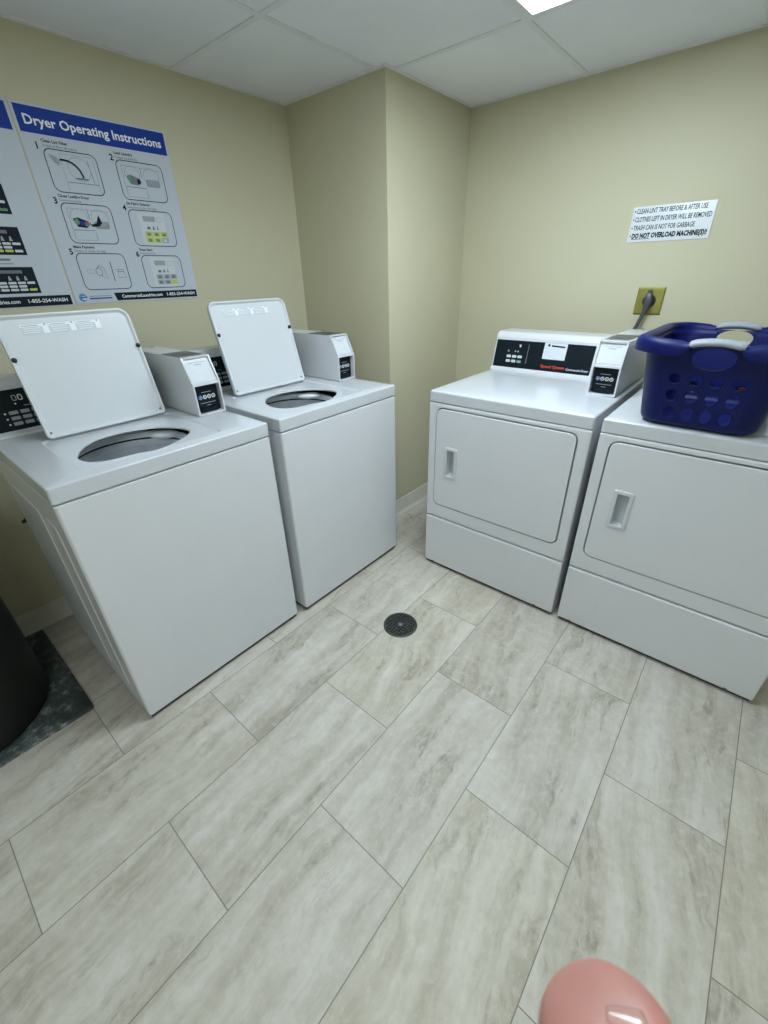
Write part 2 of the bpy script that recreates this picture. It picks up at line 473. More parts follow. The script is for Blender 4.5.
CON = [(.538, .898), (.540, .906), (.550, .910), (.556, .914), (.586, 1.040), (.585, 1.047), (.592, 1.062), (.602, 1.070), (.618, 1.073), (.66, 1.072), (.672, 1.06), (.672, .898)]
def console(root, u0, u1, vb):
    prof = [(p if p < .66 else p+vb-.672, q) for p, q in CON]
    bm = NB(); prism(bm, prof, lambda t, p, q: (t, p, q), u0, u1)
    es = [e for e in bm.edges if abs(e.verts[0].co.x-e.verts[1].co.x) < 1e-6]
    bmesh.ops.bevel(bm, geom=es, offset=.003, segments=2, affect='EDGES')
    return obj('console', bm, 'enamel', root, 30)
def panel_flat(bm, u0):
    d = Vector((0, .030, .126)); return Flat(bm, Vector((u0, .556, .914))+Vector((0, -.0012, .0003)), (1, 0, 0), d), d.length

# ------------------------------------------------------------------ washer
WW, WD = .659, .672
HD = .899
washer = empty('washing_machine', (-2.2737, -.846, 0), 0,
   'left white top loading washer with its lid standing open, nearer of the two', 'washing machine', 'washers along the poster wall')
def machine_body(root, W, D, ztop, front=None):
    """cabinet shell with rounded upright edges and stamped side panels"""
    bm = NB()
    z0 = .016
    lp = lambda i, z: [(x, y, z) for x, y in rrect(i, W-i, i, D-i, .009, 5)]
    loft(bm, [lp(.004, z0), lp(.0, z0+.006), lp(0, ztop-.004), lp(.0014, ztop-.001), lp(.004, ztop), lp(.03, ztop)], 0, True, False)
    # stamped ridges on both sides
    for s, x in ((-1, 0), (1, W)):
        for a, b in ((.09, D*.30), (D*.36, D-.06)):
            q = rrect(a, b, .10, ztop-.09, .02, 4)
            L = [[(x+s*dx, p, zz) for p, zz in rrect(a+i, b-i, .10+i, ztop-.09-i, .02, 4)] for i, dx in ((0, -.0005), (.006, .0028), (.010, .0028), (.018, .0006))]
            L2 = loft(bm, L, 0, False, True)
    bmesh.ops.recalc_face_normals(bm, faces=bm.faces)
    return obj('cabinet', bm, 'enamel', root, 32)
def feet(root, W, D):
    bm = NB(); box(bm, .007, W-.007, .009, D-.01, .004, .0158); obj('toe_shade', bm, 'groove', root, 0)  # black block stands in for the shadow under the machine
    for x in (.05, W-.05):
        for y in (.05, D-.05):
            bm = NB(); lathe(bm, (x, y, 0), [(.019, 0), (.021, .004), (.019, .010), (.009, .012), (.009, .022)], 16, 0, True, True)
            obj('foot', bm, 'rubber', root)
machine_body(washer, WW, WD, .842)
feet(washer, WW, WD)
# top deck with lid recess and wash opening
OC = (.295, .190)
OP = [(.127, .176), (.134, .126), (.164, .092), (.205, .081), (.249, .077), (.278, .064), (.306, .060), (.336, .066), (.366, .079), (.408, .102), (.446, .138), (.456, .170), (.452, .205), (.432, .250), (.399, .290), (.343, .322), (.295, .331), (.245, .327), (.195, .300), (.155, .250), (.137, .210)]
def crclosed(P, kk=4):
    n = len(P); out = []
    for i in range(n):
        p0, p1, p2, p3 = [Vector(P[(i+j-1) % n]) for j in range(4)]
        for j in range(kk):
            t = j/kk; v = .5*((2*p1)+(p2-p0)*t+(2*p0-5*p1+4*p2-p3)*t*t+(3*p1-p0-3*p2+p3)*t**3); out.append((v.x, v.y))
    return out
def wash_top(root, dx):
    OCx = (.295+dx, .190); OPs = crclosed([(x+dx, y) for x, y in OP])
    outer = rrect(0, WW, 0, WD, .006, 5); rec = rrect(.096+dx, .511+dx, .036, .415, .028, 5)
    A = angles(OCx, [outer, rec], 90)
    def SL(poly, z): return [(x, y, z) for x, y in star(poly, OCx, A)]
    def scl(P, s): return [(OCx[0]+(x-OCx[0])*s, OCx[1]+(y-OCx[1])*s) for x, y in P]
    ins = lambda i: rrect(i, WW-i, i, WD-i, max(.002, .006-i*.3), 5)
    rin = lambda i: rrect(.096+dx+i, .511+dx-i, .036+i, .415-i, .028-i*.5, 5)
    bm = NB()
    loft(bm, [SL(ins(.010), .836), SL(ins(.008), .847), SL(ins(.001), .8475), SL(ins(0), .850), SL(ins(0), .8885), SL(ins(.0012), .8915), SL(ins(.0045), .8935), SL(ins(.03), .8965), SL(ins(.032), .8975),
          SL(rin(-.001), .8975), SL(rin(0), .8970), SL(rin(.004), HD-.0062), SL(rin(.007), HD-.007),
          SL(scl(OPs, 1.035), HD-.007), SL(scl(OPs, 1.01), HD-.008), SL(OPs, HD-.0105), SL(scl(OPs, .995), HD-.0135), SL(scl(OPs, 1.05), HD-.0145), SL(scl(OPs, 1.22), HD-.0145)])
    bmesh.ops.recalc_face_normals(bm, faces=bm.faces)
    obj('top_deck', bm, 'enamel_top', root, 40)
    # tub
    TC = (.295+dx, .252, 0)
    bm = NB()
    lathe(bm, TC, [(.1795, .8572), (.176, .8568), (.1715, .853), (.170, .836), (.1725, .833), (.182, .833)], 72, 0)
    lathe(bm, TC, [(.190, .827), (.180, .825), (.1775, .818), (.178, .803), (.182, .797), (.184, .79), (.186, .52), (.15, .50), (0.001, .50)], 72, 1)
    for v in bm.verts:    # the splash ring stays inside the cabinet
        v.co.x = min(max(v.co.x, .012), WW-.012); v.co.y = min(max(v.co.y, .012), WD-.012)
    tb = obj('tub', bm, ['tub', 'tub_in'], root, 30)
    bm = NB(); lathe(bm, TC, [(.262, .846), (.235, .852), (.200, .857), (.1790, .858), (.1790, .8565)], 72)  # black rings paint the shade under the deck and below the tub ring
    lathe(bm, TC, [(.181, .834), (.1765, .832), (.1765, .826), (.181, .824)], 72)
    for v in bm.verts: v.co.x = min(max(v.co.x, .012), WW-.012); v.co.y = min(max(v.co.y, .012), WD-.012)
    obj('shade_rings', bm, 'rubber', tb, 30, label='black rings standing in for the shade around the tub')
    bm = NB()
    lathe(bm, TC, [(.085, .50), (.075, .55), (.05, .60), (.038, .65), (.032, .69), (.0001, .70)], 32)
    for i in range(4):
        a = i*PI/2+.3; box(bm, .04, .085, -.006, .006, .5, .60, 0, .003, 1, Matrix.Translation((TC[0], TC[1], 0)) @ Matrix.Rotation(a, 4, 'Z'))
    obj('agitator', bm, 'tub', root)
    bm = NB()
    bmesh.ops.create_uvsphere(bm, u_segments=28, v_segments=14, radius=1., matrix=Matrix.Translation((.428+dx, .300, .855)) @ Matrix.Rotation(-.75, 4, 'Z') @ Matrix.Diagonal((.055, .026, .014, 1)))
    obj('dispenser', bm, 'tub', root)
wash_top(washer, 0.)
# lid
LX0, LX1, LV, LZ, LL, LT = .1205, .497, .400, .9015, .3635, .250
lid_t = Vector((0, sin(LT), cos(LT))); lid_n = Vector((0, -cos(LT), sin(LT)))
def lidp(a, b, c): return Vector((0, LV, LZ))+Vector((1, 0, 0))*a+lid_t*b+lid_n*c
def lidshape(i):
    x0, x1, y0, y1 = LX0+i, LX1-i, i, LL-i; out = []
    for cx, cy, a, r in ((1, 0, -PI/2, .012), (1, 1, 0, .034), (0, 1, PI/2, .030), (0, 0, PI, .014)):
        r = max(.003, r-i); px = x1-r if cx else x0+r; py = y1-r if cy else y0+r
        for j in range(8): out.append((px+r*cos(a+PI/2*j/7), py+r*sin(a+PI/2*j/7)))
    return out
def lidloop(i, c):
    P = lidshape(i)
    return [lidp(a, b, c) for a, b in P]
bm = NB()
loft(bm, [lidloop(.004, -.020), lidloop(.001, -.019), lidloop(0, -.016), lidloop(0, -.0015), lidloop(.0006, -.0004), lidloop(.0015, 0), lidloop(.0055, 0), lidloop(.0068, -.0008), lidloop(.0115, -.0065), lidloop(.014, -.0072)], 0, True, True)
bmesh.ops.recalc_face_normals(bm, faces=bm.faces)
lid = obj('lid', bm, 'lid_white', washer, 40, label='square white lid hinged open and leaning back')
for a in (LX0+.0085, LX1-.0085):
    bm = NB(); q = lidp(a, LL*.66, -.001); ax = lid_n.to_track_quat('Z', 'Y').to_matrix().to_4x4()
    bmesh.ops.create_uvsphere(bm, u_segments=16, v_segments=10, radius=1., matrix=Matrix.Translation(q) @ ax @ Matrix.Diagonal((.0075, .0075, .007, 1)))
    obj('bumper', bm, 'rubber', lid)
for a in (LX0+.014, LX1-.014):
    bm = NB(); q = lidp(a, .018, -.006); ax = lid_n.to_track_quat('Z', 'Y').to_matrix().to_4x4()
    bmesh.ops.create_cone(bm, cap_ends=True, segments=14, radius1=.004, radius2=.003, depth=.006, matrix=Matrix.Translation(q) @ ax)
    obj('screw', bm, 'screw', lid)
for i in range(3):
    bm = NB(); f = Flat(bm, lidp(LX0+.060+i*.074, LL*.835, -.0071), (1, 0, 0), lid_t)
    f.rect(0, .071, 0, .031, 1, 1)
    f.rect(.0, .071, .024, .031, 2, 0); f.line([(.003, .0275), (.045, .0275)], .0022, 3, 2); f.ell(.063, .0285, .003, .003, 3, 2, 10)
    f.rect(.055, .071, 0.004, .024, 2, 0)
    for r in range(3): f.line([(.004, .020-.006*r), (.05-.006*(r == 2), .020-.006*r)], .0018, 2, 0)
    obj('warning_label', bm, ['lid_label', 'print_faint', 'print_grey'], lid, 0)
# console with keypad panel
con = console(washer, .0, WW-.004, WD)
bm = NB(); f, L = panel_flat(bm, 0)
f.rect(.010, .535, 0, L*.97, 1, 0, .003)
def u_(x): return x+2.2737
for dx, m in ((-2.166, 3), (-2.150, 1)):
    f.frame(u_(dx)-.005, u_(dx)+.005, L*.70, L*.82, .003, .0026, 2, m)
f.ell(u_(-2.169), L*.62, .0028, .0028, 2, 1, 10)
for r in range(3):
    for c in range(4):
        x = u_(-2.197)+.031*c; w = L*(.42-.135*r)
        f.rect(x, x+.025-.004*(c > 2), w-.0055, w+.0055, 2, 2, .003)
        f.line([(x+.005, w), (x+.018, w)], .0018, 3, 3)
    f.ell(u_(-2.207), L*(.42-.135*r), .0028, .0028, 2, 1, 10)
f.line([(u_(-2.15), L*.55), (u_(-2.13), L*.55)], .002, 2, 3)
for c in range(3): f.ell(.30+.02*c, L*.6, .003, .003, 2, 3, 10)
obj('control_panel', bm, ['black_panel', 'print_white', 'key_grey', 'print_grey'], con, 0, label='black keypad panel')
payment_box(washer, .543, .649, .241, HD, 1.0105, .283, 1.0965, .674, (.306, .438), 4)
washer2 = copy_tree(washer)
washer2.location.x = -1.5720; washer2.location.y = -.854
washer2['label'] = 'right white top loading washer with its lid standing open, next to the corner pillar'
for c in list(washer2.children):
    if c.name.startswith('lid'): c.location.x = -.029
    elif c.name.split('.')[0] in ('top_deck', 'tub', 'agitator', 'dispenser'):
        for g in list(c.children): bpy.data.objects.remove(g)
        bpy.data.objects.remove(c)
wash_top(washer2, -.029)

# ------------------------------------------------------------------ dryer
DW, DD = .6777, .745
dryer = empty('clothes_dryer', (-.9162, -1.0451, 0), -PI/2,
   'left white front loading dryer with a black control panel in plain view', 'dryer', 'dryers along the sign wall')
ZS, ZK = .850, .289
bm = NB()
# cabinet: sides, back and top as a shell, front as a ring round the door hole
lp = lambda i, z: [(x, y, z) for x, y in rrect(i, DW-i, .034, DD-i, .010, 4)]
DX0, DX1, DZ0, DZ1 = .037, .637, .358, .828
c0 = ((DX0+DX1)/2, (DZ0+DZ1)/2)
loft(bm, [lp(.004, .016), lp(0, .022), lp(0, ZS-.006), lp(.004, ZS-.002)], 0, True, True)
bm2o = rrect(0, DW, ZK+.002, ZS-.003, .004, 3); hole = rrect(DX0, DX1, DZ0, DZ1, .032, 8)
A2 = angles(c0, [bm2o, hole], 60)
def FL(P, v): return [(x, v, z) for x, z in star(P, c0, A2)]
ro = lambda i: rrect(i, DW-i, ZK+.002+i, ZS-.003-i, .004, 3)
rh = lambda i: rrect(DX0+i, DX1-i, DZ0+i, DZ1-i, .032-i, 8)
loft(bm, [FL(ro(0), .046), FL(ro(0), .006), FL(ro(.001), .003), FL(ro(.004), .0006), FL(ro(.007), 0), FL(rh(-.004), 0), FL(rh(-.0015), .0008), FL(rh(0), .003), FL(rh(0), .0345)], 0)
bmesh.ops.recalc_face_normals(bm, faces=bm.faces)
obj('cabinet', bm, 'enamel', dryer, 32)
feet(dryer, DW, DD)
# lower panel
bm = NB()
kp = lambda i: rrect(i, DW-i, .016+i, ZK-.0025-i, .006, 3)
loft(bm, [[(x, v, z) for x, z in kp(i)] for i, v in ((0, .046), (0, .006), (.0015, .001), (.005, -.0015), (.009, -.002))], 0, True, True)
bmesh.ops.recalc_face_normals(bm, faces=bm.faces)
lower = obj('lower_panel', bm, 'enamel', dryer, 32)
for x in (.045, DW-.085):
    bm = NB(); box(bm, x, x+.012, -.0026, .001, .021, .0245, 0, .0006, 1); obj('notch', bm, 'groove', lower)
# top
bm = NB()
tp = lambda i, z, f=0: [(x, y, z) for x, y in rrect(i, DW-i, i-f, DD-i, max(.003, .008-i*.3), 6)]
loft(bm, [tp(.012, ZS-.010), tp(.010, ZS-.0005), tp(.001, ZS), tp(0, ZS+.003), tp(0, .8885), tp(.0012, .8925), tp(.0045, .8955), tp(.010, .8972), tp(.06, .9)], 0, True, True)
bmesh.ops.recalc_face_normals(bm, faces=bm.faces)
obj('top_deck', bm, 'enamel_top', dryer, 40)
# door with a pull pocket
HX0, HX1, HZ0, HZ1 = .090, .156, .510, .660
g = .0042
dr = lambda i: rrect(DX0+g+i, DX1-g-i, DZ0+g+i, DZ1-g-i, .028-i, 8)
hp = rrect(HX0+.006, HX1-.006, HZ0+.006, HZ1-.006, .004, 4)
hc = ((HX0+HX1)/2, (HZ0+HZ1)/2)
A3 = angles(hc, [dr(0), hp], 60)
def DL(P, v): return [(x, v, z) for x, z in star(P, hc, A3)]
bm = NB()
loft(bm, [DL(dr(.002), .0115), DL(dr(0), .008), DL(dr(0), .001), DL(dr(.0012), -.0018), DL(dr(.004), -.003), DL(hp, -.003), DL(hp, .0115)], 0)
bmesh.ops.recalc_face_normals(bm, faces=bm.faces)
door = obj('door', bm, 'enamel', dryer, 40)
bm = NB()
hr = lambda i, s=0: rrect(HX0+i+s, HX1-i, HZ0+i, HZ1-i, max(.002, .008-i*.4), 4)
def HL(P, v): return [(x, v, z) for x, z in P]
# raised surround, then a pocket whose floor slopes to the hinge side
loops = [HL(hr(0), -.003), HL(hr(.001), -.0062), HL(hr(.004), -.0075), HL(hr(.012), -.0078)]
mid = hr(.014); loops.append(HL(mid, -.0068))
pk = rrect(HX0+.016, HX1-.020, HZ0+.018, HZ1-.018, .006, 4)
loops.append([(x, -.003 if x > (HX0+HX1)/2+.01 else .026, z) for x, z in hr(.0150)])
loops.append([(x, .030 if x < (HX0+HX1)/2-.004 else .012, z) for x, z in pk])
loft(bm, loops, 0, False, True)
bmesh.ops.recalc_face_normals(bm, faces=bm.faces)
obj('handle', bm, 'enamel_top', door, 40)
# console
con = console(dryer, .0, .548, DD)
bm = NB(); f, L = panel_flat(bm, 0)
f.rect(.007, .480, 0, L*.97, 1, 0, .003)
def d_(y): return -1.0451-y
for r in range(2):
    for c in range(3):
        x = d_(-1.117)+.0285*c; w = L*(.40-.17*r)
        f.rect(x, x+.022, w-.006, w+.006, 2, 4 if (r == 1 and c == 2) else 1, .003)
        f.line([(x+.005, w), (x+.016, w)], .003, 3, 3)
for x, w in ((-1.122, .60), (-1.158, .60), (-1.172, .60)):
    f.poly([(d_(x)-.005, L*w-.005), (d_(x)+.005, L*w-.005), (d_(x), L*w+.005)], 2, 3)
f.poly([(d_(-1.177)-.005, L*.83), (d_(-1.177)+.006, L*.83), (d_(-1.177)+.004, L*.75), (d_(-1.177), L*.72)], 2, 1)
f.line([(d_(-1.221), L*.19), (d_(-1.221), L*.86)], .0014, 2, 3)
f.text('Speed Queen', d_(-1.298), L*.115, .0125, .112, 2, 2, .03)
f.text('Commercial Dryer', d_(-1.418), L*.095, .0105, .100, 2, 5)
obj('control_panel', bm, ['black_panel', 'key_white', 'print_red', 'print_grey', 'key_green', 'print_white'], con, 0, label='black control panel with six keys')
bm = NB(); f = Flat(bm, Vector((0, .556, .914))+Vector((0, -.0012, .0003)), (1, 0, 0), (0, .030, .126))
a, b = d_(-1.296), d_(-1.402)
f.rect(a, b, L*.41, L*.965, 3, 0, .002)
f.text('CARD LAUNDRY', a+.032, L*.84, .0075, .062, 4, 1, .02) if False else f.line([(a+.034, L*.87), (b-.010, L*.85)], .007, 4, 1)
f.poly([(a+.014, L*.88), (a+.021, L*.93), (a+.028, L*.90), (a+.022, L*.82)], 4, 1)
for r in range(5): f.line([(a+.008, L*(.76-.07*r)), (a+.046-.004*(r % 2), L*(.76-.07*r))], .0016, 4, 2)
obj('payment_sticker', bm, ['paper', 'print_dark', 'print_faint'], con, 0, label='white instruction sticker')
payment_box(dryer, .557, .661, .283, .9, 1.0115, .3115, 1.0955, DD, (.356, .522), 4)
dryer2 = copy_tree(dryer)
dryer2.location.y = -1.0451-DW-.0241
dryer2['label'] = 'right white front loading dryer standing under the blue laundry basket, cut by the photo edge'

# ------------------------------------------------------------------ posters on the left wall
def poster_board(name, x0, x1, z0, z1, label):
    o = empty(name, (x0, -.0025, z0), 0, label, 'poster', 'instruction posters')
    bm = NB(); box(bm, 0, x1-x0, 0, .0023, 0, z1-z0, 1)
    for fc in bm.faces:
        if fc.normal.y < -.5: fc.material_index = 0
    obj('board', bm, ['poster', 'poster_edge'], o, 0)
    return o
PZ0, PZ1 = 1.2600, 1.8475
px0, px1 = -1.8150, -1.3095
po = poster_board('instruction_sign', px0, px1, PZ0, PZ1, 'right poster on the left wall, white with a blue band reading Dryer Operating Instructions')
del po['group']
bm = NB(); f = Flat(bm, (0, -.0001, 0), (1, 0, 0), (0, 0, 1))
X = lambda x: x-px0
Z = lambda z: z-PZ0
PM = ['poster_blue', 'print_white', 'print_dark', 'poster_grey', 'poster_pale', 'poster_yellow', 'poster_green', 'poster_cyan', 'paper', 'print_red']
BLUE, WHT, DRK, GRY, PAL, YEL, GRN, CYA, PAP, RED = range(10)
f.rect(X(-1.8075), X(-1.316), Z(1.7705), Z(1.841), 1, BLUE)
f.text('Dryer Operating Instructions', X(-1.789), Z(1.793), .0255, .455, 2, WHT, .022)
cells = [(1, -1.761, -1.597, 1.615, 1.7345, 'Clean Lint Filter', 'Limpie el filtro de pelusa'), (2, -1.530, -1.355, 1.612, 1.7335, 'Load Laundry', 'Cargue las prendas'),
         (3, -1.7625, -1.595, 1.461, 1.583, 'Close Loading Door', 'Cierre la puerta'), (4, -1.5315, -1.3575, 1.458, 1.579, 'Set Fabric Selector', 'Seleccione el tipo de tejido'),
         (5, -1.7665, -1.593, 1.306, 1.428, 'Make Payment', 'Deslice la tarjeta de pago'), (6, -1.527, -1.3605, 1.305, 1.4235, 'Press Start', 'Presione Inicio')]
for n, a, b, c, d, t1, t2 in cells:
    a, b, c, d = X(a), X(b), Z(c), Z(d); w = b-a; h = d-c
    f.frame(a, b, c, d, .020, .0027, 1, DRK)
    f.text(str(n), a-.0155, d-.004, .0185, None, 1, DRK, .03)
    f.text(t1, a+.003, d+.0165, .0085, None, 1, DRK, .03)
    f.text(t2, a+.003, d+.0045, .0075, None, 1, GRY, .01)
    q = lambda u, v: (a+u*w, c+v*h)
    if n in (1, 2, 3):
        f.line([q(.28, .06), q(.28, .92), q(.94, .92) if n == 1 else q(.94, .84)], .0020, 1, PAL) if n == 1 else f.line([q(.10, .88), q(.94, .84)], .0020, 1, PAL)
    if n == 1:
        f.line([q(.30, .26), q(.92, .26)], .0021, 1, GRY); f.line([q(.92, .06), q(.92, .90)], .0020, 1, PAL)
        f.line([q(.80, .85), q(.84, .30)], .0021, 1, GRY)
        f.ering(*q(.60, .60), .036, .034, .0020, 1, PAL); f.ell(*q(.60, .37), .024, .003, 2, GRY)
        pth = [q(*p) for p in ((.26, .78), (.40, .77), (.52, .70), (.60, .57), (.64, .40))]
        pp = [(v.x, v.y) for v in smoothpath([(u, v, 0) for u, v in pth], 5)]
        f.line(pp, .0062, 3, DRK)
        f.poly([q(.07, .88), q(.22, .83), q(.26, .72), q(.22, .62), q(.14, .70)], 2, PAL)
    if n in (2, 3):
        f.line([q(.10, .88), q(.10, .10)], .0020, 1, PAL); f.line([q(.50, .88), q(.50, .62)], .0021, 1, GRY)
        f.line([q(.12, .34), q(.55, .34), q(.55, .08)], .0021, 1, GRY); f.line([q(.12, .34), q(.12, .08), q(.55, .08)], .0018, 1, PAL)
        f.ering(*q(.30, .66), .028, .027, .0020, 1, PAL); f.ering(*q(.72, .66), .030, .028, .0020, 1, PAL)
        f.rect(a+.58*w, a+.88*w, c+.40*h, c+.58*h, 1, PAL, .006); f.frame(a+.58*w, a+.88*w, c+.40*h, c+.58*h, .006, .001, 2, GRY)
        f.poly([q(.16, .62), q(.26, .66), q(.44, .58), q(.47, .48), q(.40, .40), q(.22, .42)], 2, GRY if n == 2 else DRK)
        f.ell(*q(.23, .55), .008, .010, 3, GRN); f.ell(*q(.33, .52), .010, .008, 3, GRY if n == 2 else BLUE); f.ell(*q(.41, .50), .007, .008, 3, DRK if n == 2 else GRY); f.ell(*q(.425, .53), .004, .005, 4, DRK if n == 2 else RED)
        if n == 3: f.poly([q(.44, .58), q(.52, .50), q(.62, .54), q(.70, .76), q(.74, .55), q(.66, .45), q(.52, .44)], 3, DRK)
    if n in (4, 6):
        f.rect(a+.20*w, a+.80*w, c+.05*h, c+.95*h, 1, PAP); f.rect(a+.30*w, a+.58*w, c+.70*h, c+.85*h, 2, PAL); f.frame(a+.62*w, a+.74*w, c+.70*h, c+.83*h, .002, .0012, 2, PAL)
        f.poly([q(.34, .48), q(.44, .48), q(.42, .56), q(.36, .56)], 2, GRY); f.poly([q(.47, .48), q(.54, .48), q(.505, .60)], 2, GRY); f.poly([q(.58, .48), q(.62, .48), q(.60, .62)], 2, GRY)
        for r in range(2):
            for cc in range(3):
                hl = (n == 4 and not (r == 1 and cc == 2)) or (n == 6 and r == 1 and cc == 2)
                u0, v0 = a+(.28+.18*cc)*w, c+(.27-.17*r)*h
                f.rect(u0, u0+.165*w, v0, v0+.15*h, 2, YEL if hl else PAL); f.rect(u0+.04*w, u0+.12*w, v0+.03*h, v0+.11*h, 3, GRN if hl and n == 4 else GRY if not (r == 1 and cc == 2) else YEL if hl else PAP, .002)
    if n == 5:
        f.frame(a+.14*w, a+.30*w, c+.46*h, c+.56*h, .002, .0014, 1, PAL)
        f.ering(*q(.38, .50), .011, .014, .0022, 1, GRY); f.line([q(.40, .68), q(.50, .60), q(.50, .44), q(.54, .30), q(.44, .36), q(.40, .42)], .0016, 1, GRY); f.line([q(.40, .68), q(.36, .58)], .0016, 1, GRY)
        f.line([q(.66, .22), q(.66, .78)], .0026, 1, DRK)
        f.line([q(.74, .55), q(1.0-.08, .55), q(.92, .50), q(.76, .50)], .0021, 1, GRY); f.line([q(.78, .50), q(.76, .33), q(.94, .33), q(.90, .50)], .0018, 1, GRY)
f.poly([(X(-1.664), Z(1.2645)), (X(-1.316), Z(1.2645)), (X(-1.316), Z(1.2925)), (X(-1.671), Z(1.2925))], 1, DRK)
f.text('CommercialLaundries.com', X(-1.643), Z(1.2735), .0115, .168, 2, WHT, .02)
f.text('1-855-254-WASH', X(-1.455), Z(1.2735), .0115, .128, 2, WHT, .02)
f.ell(X(-1.787), Z(1.2800), .014, .014, 1, CYA); f.ell(X(-1.783), Z(1.2785), .009, .007, 2, PAP); f.line([(X(-1.795), Z(1.279)), (X(-1.772), Z(1.2815))], .004, 3, BLUE)
f.line([(X(-1.765), Z(1.2835)), (X(-1.682), Z(1.2835))], .0018, 1, GRY); f.line([(X(-1.765), Z(1.2755)), (X(-1.682), Z(1.2755))], .0045, 1, BLUE)
obj('printing', bm, PM, po, 0)
# the poster to its left
qx0, qx1 = -2.326, -1.8205
pw = poster_board('instruction_sign', qx0, qx1, PZ0-.003, PZ1+.003, 'left poster on the left wall showing black keypads, mostly cut off by the photo edge')
del pw['group']
bm = NB(); f = Flat(bm, (0, -.0001, 0), (1, 0, 0), (0, 0, 1))
X = lambda x: x-qx0
f.rect(X(-2.3185), X(-1.828), Z(1.7725), Z(1.8435), 1, BLUE)
for i, (z0, z1) in enumerate(((1.541, 1.624), (1.423, 1.505), (1.305, 1.387))):
    x0, x1 = X(-2.093), X(-1.9155)
    f.rect(x0, x1, Z(z0), Z(z1), 1, DRK)
    h = z1-z0; w = x1-x0
    f.rect(x0+.30*w, x0+.80*w, Z(z0)+.76*h, Z(z0)+.88*h, 2, GRY)
    for c in range(3): f.poly([(x0+(.56+.13*c)*w-.005, Z(z0)+.50*h), (x0+(.56+.13*c)*w+.005, Z(z0)+.50*h), (x0+(.56+.13*c)*w+.002, Z(z0)+.66*h), (x0+(.56+.13*c)*w-.002, Z(z0)+.66*h)], 2, PAL)
    for r in range(3):
        for c in range(5):
            if c == 4 and r == 1: continue
            u0 = x0+(.20+.155*c)*w; v0 = Z(z0)+(.36-.13*r)*h
            m = YEL if (i == 1 and r == 2 and c < 4) or (i == 2 and r == 2 and c == 4) or (i == 0 and r == 1) else GRN if (i == 0 and r == 2 and c == 4) else PAP
            f.rect(u0, u0+.13*w, v0, v0+.09*h, 2, m, .002)
    f.line([(x0+.02*w, Z(z1)+.022), (x1-.055, Z(z1)+.022)], .0065, 1, GRY); f.line([(x0+.02*w, Z(z1)+.010), (x1-.05, Z(z1)+.010)], .0045, 1, PAL)
f.poly([(X(-2.18), Z(1.2625)), (X(-1.828), Z(1.2625)), (X(-1.828), Z(1.2955)), (X(-2.187), Z(1.2955))], 1, DRK)
f.text('CommercialLaundries.com', X(-2.162), Z(1.2745), .0115, .172, 2, WHT, .02)
f.text('1-855-254-WASH', X(-1.965), Z(1.2745), .0115, .124, 2, WHT, .02)
obj('printing', bm, PM, pw, 0)

# ------------------------------------------------------------------ lint sign on the right wall
SY, SZ0, SZ1, SW = -1.472, 1.4325, 1.5625, .3045
sg = empty('notice_sign', (-.003, SY, SZ0), -PI/2, 'small white notice on the right wall about cleaning the lint tray', 'sign')
bm = NB(); b_ = [(x, z) for x, z in rrect(0, SW, 0, SZ1-SZ0, .003, 3)]
loft(bm, [[(x, .0028, z) for x, z in b_], [(x, .0004, z) for x, z in b_], [(x*.996+SW*.002, 0, z*.99+.0006) for x, z in b_]], 0, True, True)
bmesh.ops.recalc_face_normals(bm, faces=bm.faces)
obj('plate', bm, 'sign_white', sg, 30)
bm = NB(); f = Flat(bm, (0, -.0001, 0), (1, 0, 0), (0, 0, 1))
for s, z, x1, bo in (('CLEAN LINT TRAY BEFORE & AFTER USE', 1.538, .2745, 0.), ('CLOTHES LEFT IN DRYER WILL BE REMOVED', 1.508, .2960, 0.), ('TRASH CAN IS NOT FOR GARBAGE', 1.4775, .2450, 0.), ('DO NOT OVERLOAD MACHINE(S)!!', 1.4475, .2955, .035)):
    f.ell(.0095, z-SZ0+.0085, .0028, .0028, 1, 0, 10)
    f.text(s, .0155, z-SZ0, .0175, x1-.0155, 1, 0, bo+.016)
f.rect(.0155, .087, 1.4475-SZ0-.0045, 1.4475-SZ0-.0025, 1, 0)
obj('lettering', bm, 'print_dark', sg, 0)

# ------------------------------------------------------------------ outlet, plug and cord
ou = empty('power_outlet', (0, -1.6225, 1.1985), -PI/2, 'square yellow brass outlet plate on the right wall behind the dryers', 'outlet')
bm = NB(); w = .0555
loft(bm, [[(x, y, z) for x, z in rrect(-w+i, w-i, -w-.001+i, w+.001-i, .002, 3)] for i, y in ((0, -.0005), (0, -.003), (.005, -.0065), (.008, -.007))], 0, True, True)
bmesh.ops.recalc_face_normals(bm, faces=bm.faces)
obj('plate', bm, 'brass', ou, 20)
bm = NB(); n = 32
loft(bm, [[(r*cos(2*PI*i/n), y, r*sin(2*PI*i/n)) for i in range(n)] for r, y in ((.027, -.006), (.027, -.011), (.024, -.013), (.001, -.013))], 0)
bmesh.ops.recalc_face_normals(bm, faces=bm.faces)
obj('receptacle', bm, 'rubber', ou, 30)
for z in (-.043, .043):
    bm = NB(); bmesh.ops.create_uvsphere(bm, u_segments=12, v_segments=8, radius=1., matrix=Matrix.Translation((.0, -.007, z)) @ Matrix.Diagonal((.004, .002, .004, 1)))
    obj('screw', bm, 'brass', ou)
bm = NB()
tube(bm, smoothpath([(-.004, -.028, -.038), (-.010, -.030, -.060), (-.022, -.036, -.105), (-.05, -.05, -.2), (-.12, -.07, -.42), (-.2, -.08, -.62), (-.27, -.10, -.70), (-.3, -.1585, -.72)], 6), .0085, 12)
cord = obj('power_cord', bm, 'plug_grey', dryer, label='thick grey power cord running up to the wall outlet', loc=(.5774, .9162, 1.1985))
bm = NB()
